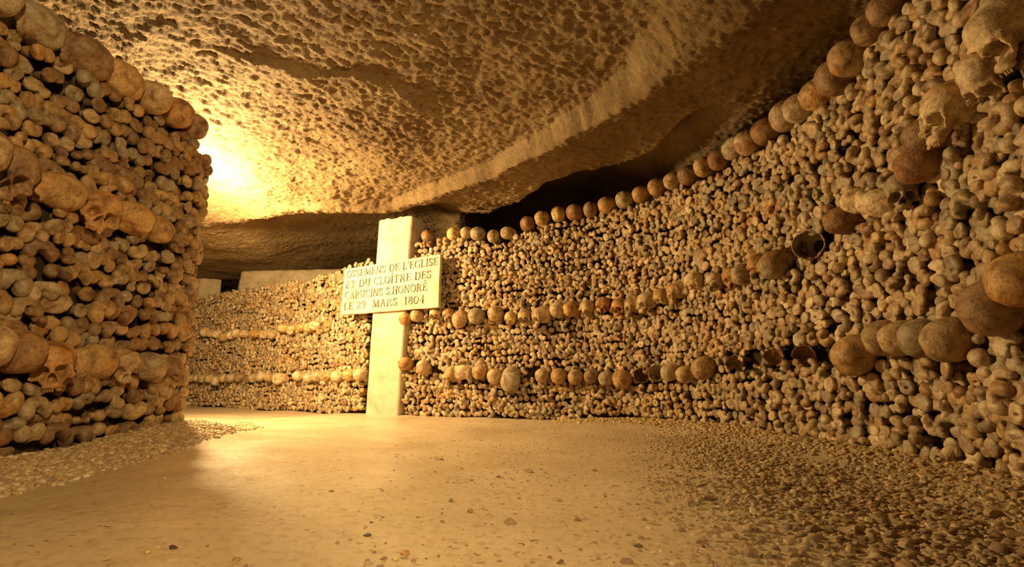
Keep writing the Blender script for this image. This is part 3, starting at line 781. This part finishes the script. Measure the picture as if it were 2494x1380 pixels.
# tablet
P0, P1, P2, P3 = [plane_pt(*a, .022) for a in ((828, 767), (1068, 748), (1073, 618), (839, 655))]
plq = slab('tablet', [P0, P1, P2, P3], .0, .034, .004, M['cross'], root, 8, .0025)

# lettering: thick and thin strokes with serifs, glyph box height 1
def arc(cx, cy, rx, ry, a0, a1, n=14): return [(cx+rx*math.cos(math.radians(a0+(a1-a0)*i/n)), cy+ry*math.sin(math.radians(a0+(a1-a0)*i/n))) for i in range(n+1)]
T, H = .115, .05
def sf(x, y, w=.15): return [([(x-w, y), (x+w, y)], .05)]
G = {
 'O': (.80, [(arc(.4, .5, .36, .47, 0, 360, 28), T*.75)]), '0': (.66, [(arc(.33, .5, .27, .47, 0, 360, 28), T*.75)]),
 'I': (.34, [([(.17, 0), (.17, 1)], T)]+sf(.17, 0)+sf(.17, 1)), '1': (.40, [([(.2, 0), (.2, 1)], T), ([(.04, .82), (.2, 1)], H)]+sf(.2, 0)),
 'L': (.62, [([(.16, 0), (.16, 1)], T), ([(.16, .03), (.58, .03), (.60, .26)], H)]+sf(.16, 1)+sf(.10, 0, .08)),
 'E': (.66, [([(.16, 0), (.16, 1)], T), ([(.16, .03), (.60, .03), (.62, .25)], H), ([(.16, .97), (.58, .97), (.59, .78)], H), ([(.16, .52), (.45, .52)], H), ([(.45, .42), (.45, .62)], H)]),
 'T': (.74, [([(.37, 0), (.37, 1)], T), ([(.04, .76), (.06, .97), (.68, .97), (.70, .76)], H)]+sf(.37, 0)),
 'D': (.80, [([(.16, 0), (.16, 1)], T), ([(.10, .03), (.35, .03)]+arc(.35, .5, .38, .47, -90, 90)+[(.10, .97)], H*1.7)]),
 'S': (.56, [(arc(.28, .74, .20, .23, 20, 250, 12)+arc(.27, .26, .22, .23, 70, -160, 12), T*.75), ([(.47, .70), (.47, .92)], H), ([(.06, .10), (.06, .32)], H)]),
 'M': (.98, [([(.14, 0), (.18, 1)], H), ([(.18, 1), (.49, .06)], T), ([(.49, .06), (.80, 1)], H), ([(.80, 1), (.84, 0)], T)]+sf(.14, 0, .1)+sf(.84, 0, .12)),
 'N': (.84, [([(.14, 0), (.14, 1)], H), ([(.10, 1), (.70, 0)], T), ([(.70, 0), (.70, 1)], H)]+sf(.14, 0, .1)+sf(.70, 1, .1)),
 'G': (.80, [(arc(.4, .5, .34, .47, 50, 330, 22), T*.75), ([(.70, .04), (.70, .42)], T*.8), ([(.56, .42), (.80, .42)], .05), ([(.66, .72), (.66, .95)], H)]),
 'C': (.76, [(arc(.4, .5, .34, .47, 50, 310, 22), T*.75), ([(.66, .72), (.66, .95)], H)]),
 'U': (.80, [([(.16, 1), (.16, .3)]+arc(.4, .3, .24, .28, 180, 360)+[(.64, 1)], T*.7)]+sf(.16, 1, .12)+sf(.64, 1, .1)),
 'R': (.78, [([(.16, 0), (.16, 1)], T), ([(.10, .97), (.34, .97)]+arc(.34, .74, .22, .23, 90, -90)+[(.16, .51)], H*1.6), ([(.36, .50), (.72, .0)], T)]+sf(.16, 0, .13)),
 'P': (.66, [([(.16, 0), (.16, 1)], T), ([(.10, .97), (.34, .97)]+arc(.34, .72, .24, .25, 90, -90)+[(.16, .47)], H*1.6)]+sf(.16, 0, .13)),
 'A': (.80, [([(.10, 0), (.39, 1)], H), ([(.37, 1), (.70, 0)], T), ([(.2, .34), (.58, .34)], H)]+sf(.10, 0, .1)+sf(.70, 0, .12)),
 'H': (.84, [([(.16, 0), (.16, 1)], T), ([(.68, 0), (.68, 1)], T), ([(.16, .5), (.68, .5)], H)]+sf(.16, 0, .12)+sf(.16, 1, .12)+sf(.68, 0, .12)+sf(.68, 1, .12)),
 '8': (.60, [(arc(.3, .74, .19, .23, 0, 360, 20), T*.65), (arc(.3, .26, .24, .25, 0, 360, 20), T*.65)]),
 '4': (.64, [([(.46, 0), (.46, 1), (.06, .32), (.62, .32)], H*1.5), ([(.46, 0), (.46, 1)], T)]+sf(.46, 0, .1)),
 '2': (.60, [(arc(.29, .74, .21, .23, 170, -30, 12)+[(.08, .03)], T*.7), ([(.08, .05), (.52, .05), (.55, .2)], T*.6)]),
 '9': (.60, [(arc(.3, .70, .21, .27, 0, 360, 18), T*.7), ([(.51, .70), (.49, .35), (.36, .06), (.12, .04)], T*.6)]),
 '.': (.22, [([(.08, .04), (.16, .04)], .12)]), "'": (.2, [([(.12, 1.02), (.06, .78)], .09)]), ' ': (.34, []),
}
ACC = {'^': [([(.16, 1.16), (.28, 1.34), (.40, 1.16)], .06)], '*': [([(.14, 1.22), (.20, 1.22)], .11)], '/': [([(.28, 1.14), (.42, 1.34)], .07)]}
# each line: text with accents placed after their letter, x0, x1, baseline (fractions of the tablet)
LINES = [("OSSEMENS DE L'EGLI*SE", .035, .985, .795), ("ET DU CLOI^TRE DES", .035, .925, .565), ("CAPUCI*NS S.HONORE/", .035, .890, .335), ("LE 29  MARS  1804", .035, .870, .105)]
W_ = np.linalg.norm(P1-P0); Hh = .40; lh = .150
def on_tab(x, y):
    bot = P0+(P1-P0)*x; top = P3+(P2-P3)*x
    return bot+(top-bot)*y
LV = []; LF = []
def ribbon(pts, w, ox, oy, sx, sy, asp):
    pts = [(ox+a*sx, oy+b*sy) for a, b in pts]; n = len(pts); base_i = len(LV)
    for i, (x, y) in enumerate(pts):
        a = pts[max(i-1, 0)]; c = pts[min(i+1, n-1)]
        dx = (c[0]-a[0])*asp; dy = c[1]-a[1]; l = math.hypot(dx, dy) or 1
        nx, ny = -dy/l*w*sy/2/asp, dx/l*w*sy/2
        for s in (1, -1):
            LV.append(loc(on_tab(x+nx*s, y+ny*s)-ey*.0035))
    for i in range(n-1):
        a = base_i+2*i; LF.append((a, a+1, a+3, a+2))
asp = W_/Hh
for txt, x0, x1, y0 in LINES:
    LV = []; LF = []
    tot = sum(G[ch][0]+.10 for ch in txt if ch in G); sx = (x1-x0)/tot; x = x0
    for i, ch in enumerate(txt):
        if ch in ACC:
            pw = G[txt[i-1]][0]+.10
            for pts, w in ACC[ch]: ribbon([(a-.28*(ch == '^')-.0+G[txt[i-1]][0]/2*(ch == '^'), b_) for a, b_ in pts], w, x-pw*sx, y0, sx, lh, asp)
            continue
        for pts, w in G[ch][1]: ribbon(pts, w, x, y0, sx, lh, asp)
        x += (G[ch][0]+.10)*sx
    me = mesh_np('inscription_line', LV, LF, smooth=False)
    ins = link('inscription_line', me, M['paint'], plq); ins['label'] = 'worn dark painted line of capital letters'
    sd = ins.modifiers.new('depth', 'SOLIDIFY'); sd.thickness = .002; sd.offset = 0

# ------------------------------------------------------------ rock behind the far wall
def backwall(name, pts, zlo, zhi, mat, amp=.05, seed=2, th=.5):
    """rough rock face standing on a plan line, closed at the back"""
    P = np.array(pts, float); d = np.concatenate([[0], np.cumsum(np.linalg.norm(np.diff(P, axis=0), axis=1))])
    nu = max(8, int(d[-1]/.03)); us = np.linspace(0, d[-1], nu); zs = np.linspace(zlo, zhi, max(6, int((zhi-zlo)/.03)))
    X = np.interp(us, d, P[:, 0]); Y = np.interp(us, d, P[:, 1]); dx = np.gradient(X); dy = np.gradient(Y); l = np.hypot(dx, dy); nx, ny = dy/l, -dx/l
    U, Z = np.meshgrid(us, zs, indexing='ij')
    off = amp*fbm(U*2.2, Z*3, 4, seed)+.012*fbm(U*9, Z*30, 3, seed+4)
    # round the two ends back
    e = np.minimum(U, d[-1]-U); off = off-.12*(1-sm(e/.15))
    V = np.stack([X[:, None]+nx[:, None]*off, Y[:, None]+ny[:, None]*off, Z+0*off], -1)
    Vb = np.stack([X[:, None]-nx[:, None]*th+0*off, Y[:, None]-ny[:, None]*th+0*off, Z+0*off], -1)
    V = np.concatenate([V, Vb[:, -1:]], 1); Vb = np.concatenate([Vb, Vb[:, -1:]], 1)
    allV = np.concatenate([Vb[:1], V, Vb[-1:]], 0)
    me = mesh_np(name, allV.reshape(-1, 3), grid_faces(allV.shape[0], allV.shape[1]))
    return tag(link(name, me, mat), kind='structure')
def wp(px, back):
    h = RW.hit(px, 800); d = ray(px, 800); Y = h[2][1]+back*1.25; return (d[0]/d[1]*Y, Y)
def wy(px, Y): d = ray(px, 800); return (d[0]/d[1]*Y, Y)
backwall('wall_rear', [wp(556, .30), wy(600, 6.95), wy(680, 6.9), wy(780, 6.85), wy(900, 6.8), (-.2, 6.7)], .9, 1.73, M['backrock'])
backwall('wall_back', [(-5.6, 9.2), (-4, 8.6), (-2.2, 7.8), (-.4, 7.3), (1.4, 6.3), (2.4, 4.8), (2.7, 3.0), (2.7, 1.0), (2.7, -1.8)], .9, 2.5, M['shaded_rock'])
p0 = wp(440, .3); p1 = wp(486, .32)
backwall('wall_far', [(p0[0]-1.6, p0[1]+1.0), (p0[0]-.3, p0[1]+.25), p0, wp(470, .30), p1], .9, 2.0, M['backrock'], .03, 6, .25)
backwall('wall_end', [(-8.2, 8.2), (-6.0, 9.5), (-3, 9.0), (-1, 7.5)], -.2, 2.3, M['shaded_rock'], .05, 9, .1)
# soil packed on the far wall top is hidden; side passage walls out of frame
backwall('wall_side', [(-8.3, 4.0), (-8.4, 6), (-8.2, 8.4)], -.3, 2.3, M['backrock'], .05, 12, .1)

# ------------------------------------------------------------ gravel
ST0, SF0 = ico(2); ST1, SF1 = ico(1)
def stone_shape(seed, n):
    V, Fc = ico(n); r = np.random.RandomState(seed)
    V = V.copy()
    for _ in range(10):
        d = r.normal(size=3); d /= np.linalg.norm(d); k = r.uniform(.42, .8); h = V@d; V = V-np.outer(np.maximum(h-k, 0), d)*.9
    return V*np.array([1, r.uniform(.6, .9), r.uniform(.35, .6)]), Fc
STN = {n: [stone_shape(s, n+1) for s in range(8)] for n in (1, 2)}
STN[3] = [stone_shape(s, 5) for s in range(8)]
def scatter(name, cand, size, tones, label, seed, embed=.35):
    seen = {}
    r = np.random.RandomState(seed); VV = []; FF = []; CC = []; off = 0
    Z = floor_z(cand[:, 0], cand[:, 1])
    for (x, y), z in zip(cand, Z):
        px, py, zc = proj((x, y, z))
        if y < .3 or px < -200 or px > IW+200 or py > IH+120: continue
        s = size(x, y, r); n = 2 if F/zc*s > 11 else 1
        V, Fc = STN[n][r.randint(8)]; a = r.uniform(0, 6.28); t1, t2 = r.normal(0, .25, 2)
        Rm = np.array(Matrix.Rotation(a, 3, 'Z') @ Matrix.Rotation(t1, 3, 'X') @ Matrix.Rotation(t2, 3, 'Y'))
        VV.append(V@Rm.T*s+np.array([x, y, z+s*(.45-embed)])); FF.append(Fc+off); off += len(V)
        CC.append(np.repeat((np.array(tones[r.randint(len(tones))])*r.uniform(.8, 1.15))[None], len(V), 0))
    o = link(name, mesh_np(name, np.concatenate(VV), np.concatenate(FF), np.concatenate(CC)), M['gravel'])
    return tag(o, label, 'gravel', kind='stuff')
GT = [(.56, .43, .25), (.50, .38, .22), (.62, .50, .31), (.44, .32, .18), (.40, .30, .19), (.52, .36, .18), (.58, .47, .30)]
r = np.random.RandomState(3)
# bank along the left wall
BE = [tuple(at_z(a, b, .05)[:2]) for a, b in [(-300, 1290), (0, 1212), (200, 1160)]]+[tuple(at_z(a, b, .03)[:2]) for a, b in [(420, 1112), (560, 1065), (632, 1036), (560, 1008), (440, 992)]]
poly = BE+[(-3.2, 3.6), (-1.9, 2.8), (-1.65, 2.6), (-1.6, 2.2), (-1.63, 1.3), (-1.63, .6)]
def inside(pt, poly):
    c = False; j = len(poly)-1
    for i in range(len(poly)):
        if (poly[i][1] > pt[1]) != (poly[j][1] > pt[1]) and pt[0] < (poly[j][0]-poly[i][0])*(pt[1]-poly[i][1])/(poly[j][1]-poly[i][1])+poly[i][0]: c = not c
        j = i
    return c
c = r.uniform((-3.2, .5), (-1.0, 4.0), (42000, 2)); cand = np.array([p for p in c if inside(p+r.normal(0, .012, 2), poly)])
print('bank stones', len(cand))
scatter('gravel_bank', cand, lambda x, y, r: .0080+.0105*r.rand()**2.0, GT, 'bank of pale flat gravel chips heaped along the foot of the left bone wall', 1)
# gravel thickening to the right
c = r.uniform((-.6, .75), (1.6, 3.9), (105000, 2)); D = dist_curve(RW, c[:, 0], c[:, 1])
dens = .05*sm((c[:, 0]+.7)/.8)+.75*sm((c[:, 0]-.10-.22*(c[:, 1]-1))/.75)+.7*sm(1-D/.22)*sm((c[:, 0]-.2)/.5)
nn = fbm(c[:, 0]*3, c[:, 1]*3, 3, 8); dens = dens*(.75+1.0*nn)
cand = c[(r.rand(len(c)) < dens*1.1) & (D > .0)]
print('right stones', len(cand))
scatter('gravel_spread', cand, lambda x, y, r: (.003+.006*r.rand()**2)+.016*r.rand()**2.2*min(1, max(0, (x-.1-.3*(y-1))/.5)), [tuple(np.array(g)*k) for g in GT for k in (.72, .86, 1.0)], 'loose tan gravel and crushed stone thickening towards the foot of the right bone wall', 2, .47)
# yellow crumbly mound lumps at the foot of the right wall
c = r.uniform((.3, 1.2), (1.6, 3.9), (26000, 2)); D = dist_curve(RW, c[:, 0], c[:, 1]); cand = c[(D < .16*r.rand(len(c))**.7+.02) & (r.rand(len(c)) < .8)]
scatter('crumbled_earth', cand, lambda x, y, r: .006+.013*r.rand()**2.5, [(.60, .44, .18), (.55, .40, .18), (.48, .34, .16), (.62, .48, .24)], 'yellow crumbly earth lumps fallen along the foot of the right bone wall', 4, .3)

# individual loose pebbles on the trodden floor
PEB = [(895, 1304, 12, 'dark grey', (.12, .10, .08)), (422, 1333, 12, 'black-brown', (.10, .07, .05)), (575, 1364, 11, 'orange-brown', (.42, .22, .08)), (560, 1374, 9, 'tan', (.52, .38, .22)), (1244, 1273, 18, 'brown', (.34, .24, .14)),
       (1409, 1267, 10, 'red-brown', (.30, .16, .08)), (985, 1348, 16, 'orange', (.50, .27, .09)), (1145, 1246, 11, 'brown', (.36, .24, .12)), (807, 1196, 8, 'grey-brown', (.30, .23, .15)), (1070, 1119, 13, 'pale tan', (.50, .40, .26)),
       (1121, 1141, 7, 'tan', (.46, .35, .21)), (1097, 1221, 8, 'black and white', (.22, .19, .15)), (1290, 1149, 13, 'brown', (.35, .24, .13)), (1215, 1162, 7, 'dark brown', (.24, .15, .08)), (1448, 1146, 8, 'red-brown', (.30, .17, .08)),
       (360, 1345, 12, 'ochre', (.56, .40, .16)), (935, 1360, 11, 'brown', (.32, .22, .12)), (1180, 1240, 9, 'ochre', (.50, .35, .16)), (1352, 1218, 11, 'tan', (.46, .35, .2)), (1600, 1175, 10, 'brown', (.32, .21, .11)),
       (1645, 1175, 9, 'rust-brown', (.28, .15, .07)), (1730, 1217, 16, 'dark brown', (.22, .14, .08)), (1680, 1227, 13, 'brown', (.33, .22, .12)), (1590, 1275, 12, 'ochre', (.48, .34, .17)), (1555, 1330, 14, 'dark grey', (.16, .12, .09)),
       (1714, 1327, 18, 'dark brown', (.24, .16, .09)), (1525, 1370, 18, 'brown', (.30, .2, .11)), (1364, 1371, 13, 'dark brown', (.2, .12, .07)), (1340, 1358, 8, 'rust-brown', (.3, .15, .07)), (905, 1272, 5, 'dark brown', (.16, .1, .06)),
       (400, 1005+160, 7, 'pale', (.6, .5, .34)), (210, 1162, 14, 'pale', (.64, .52, .34)), (2215, 1320, 22, 'ochre', (.48, .34, .17)), (2060, 1270, 18, 'tan', (.44, .33, .19)), (1925, 1350, 26, 'tan', (.46, .34, .2)), (2110, 1110, 14, 'yellow', (.58, .44, .2)),
       (2180, 1128, 16, 'yellow', (.58, .44, .2)), (2430, 1240, 30, 'tan', (.42, .31, .18)), (2470, 1310, 34, 'ochre', (.44, .31, .15)), (1830, 1352, 24, 'brown', (.36, .25, .14)), (2330, 1350, 26, 'ochre', (.46, .33, .17))]
prev = []
for i, (px, py, rr, cn, colr) in enumerate(PEB):
    z = 0
    for _ in range(4):
        p = at_z(px, py, z); z = float(floor_z(np.array([p[0]]), np.array([p[1]]))[0])
    sc = F/proj(p)[2]; s = rr/sc
    V, Fc = STN[3][i % 8]; me = mesh_np('pebble', V*s*np.array([1, 1, 1.0]), Fc); me.materials.append(M['pebble'])
    o = bpy.data.objects.new('pebble', me); COL.objects.link(o); o.location = (p[0], p[1], z+s*.18); o.rotation_euler = (0, 0, random.uniform(-.5, .5)); o.color = (*colr, 1)
    if px < 460: where = 'in front of the left gravel bank'
    elif px < 1010 : where = 'on the bare floor left of centre'
    elif px < 1500: where = 'on the bare floor right of the cross'
    elif px < 2000: where = 'at the edge of the right-hand gravel'
    else: where = 'in the gravel by the right bone wall'
    prev.append((px, py, where, cn, o))
groups = {}
for e in prev: groups.setdefault(e[2], []).append(e)
for wname, L in groups.items():
    L.sort(key=lambda e: -e[1])
    for k, e in enumerate(L):
        tag(e[4], '%s pebble %s, %s nearest the viewer' % (e[3], wname, ordw(k+1) if k else 'the'), 'pebble', 'loose pebbles '+wname)

# ------------------------------------------------------------ light
def lamp(name, loc_, power, col, size, kind='POINT', rot=None, spot=None):
    l = bpy.data.lights.new(name, kind); l.energy = power; l.color = col
    if kind == 'AREA': l.size = size
    else: l.shadow_soft_size = size
    if spot: l.spot_size = math.radians(spot[0]); l.spot_blend = spot[1]
    o = bpy.data.objects.new(name, l); COL.objects.link(o); o.location = loc_
    if rot is not None:
        d = Vector(rot)-Vector(loc_); o.rotation_euler = d.to_track_quat('-Z', 'Y').to_euler()
    return o
WARM = (1.0, .685, .30)
lamp('passage_lamp', (-2.25, 3.42, 1.48), 98, WARM, .07)
lamp('rear_lamp', (.8, -.9, 1.6), 70, WARM, .10, 'SPOT', (-1.45, 1.9, .55), (78, .7))
w = bpy.data.worlds.new('World'); scene.world = w; w.use_nodes = True
w.node_tree.nodes['Background'].inputs[0].default_value = (.9, .5, .2, 1); w.node_tree.nodes['Background'].inputs[1].default_value = .004

cd = bpy.data.cameras.new('camera'); cam = bpy.data.objects.new('camera', cd); COL.objects.link(cam)
cd.sensor_fit = 'HORIZONTAL'; cd.sensor_width = 36; cd.lens = 36*F/IW; cd.clip_start = .02
cam.location = CAM; cam.rotation_euler = (math.pi/2+TH, 0, 0)
scene.camera = cam
vs = scene.view_settings; vs.view_transform = 'Standard'; vs.look = 'None'; vs.gamma = 1; vs.use_curve_mapping = False; vs.exposure = 2.2
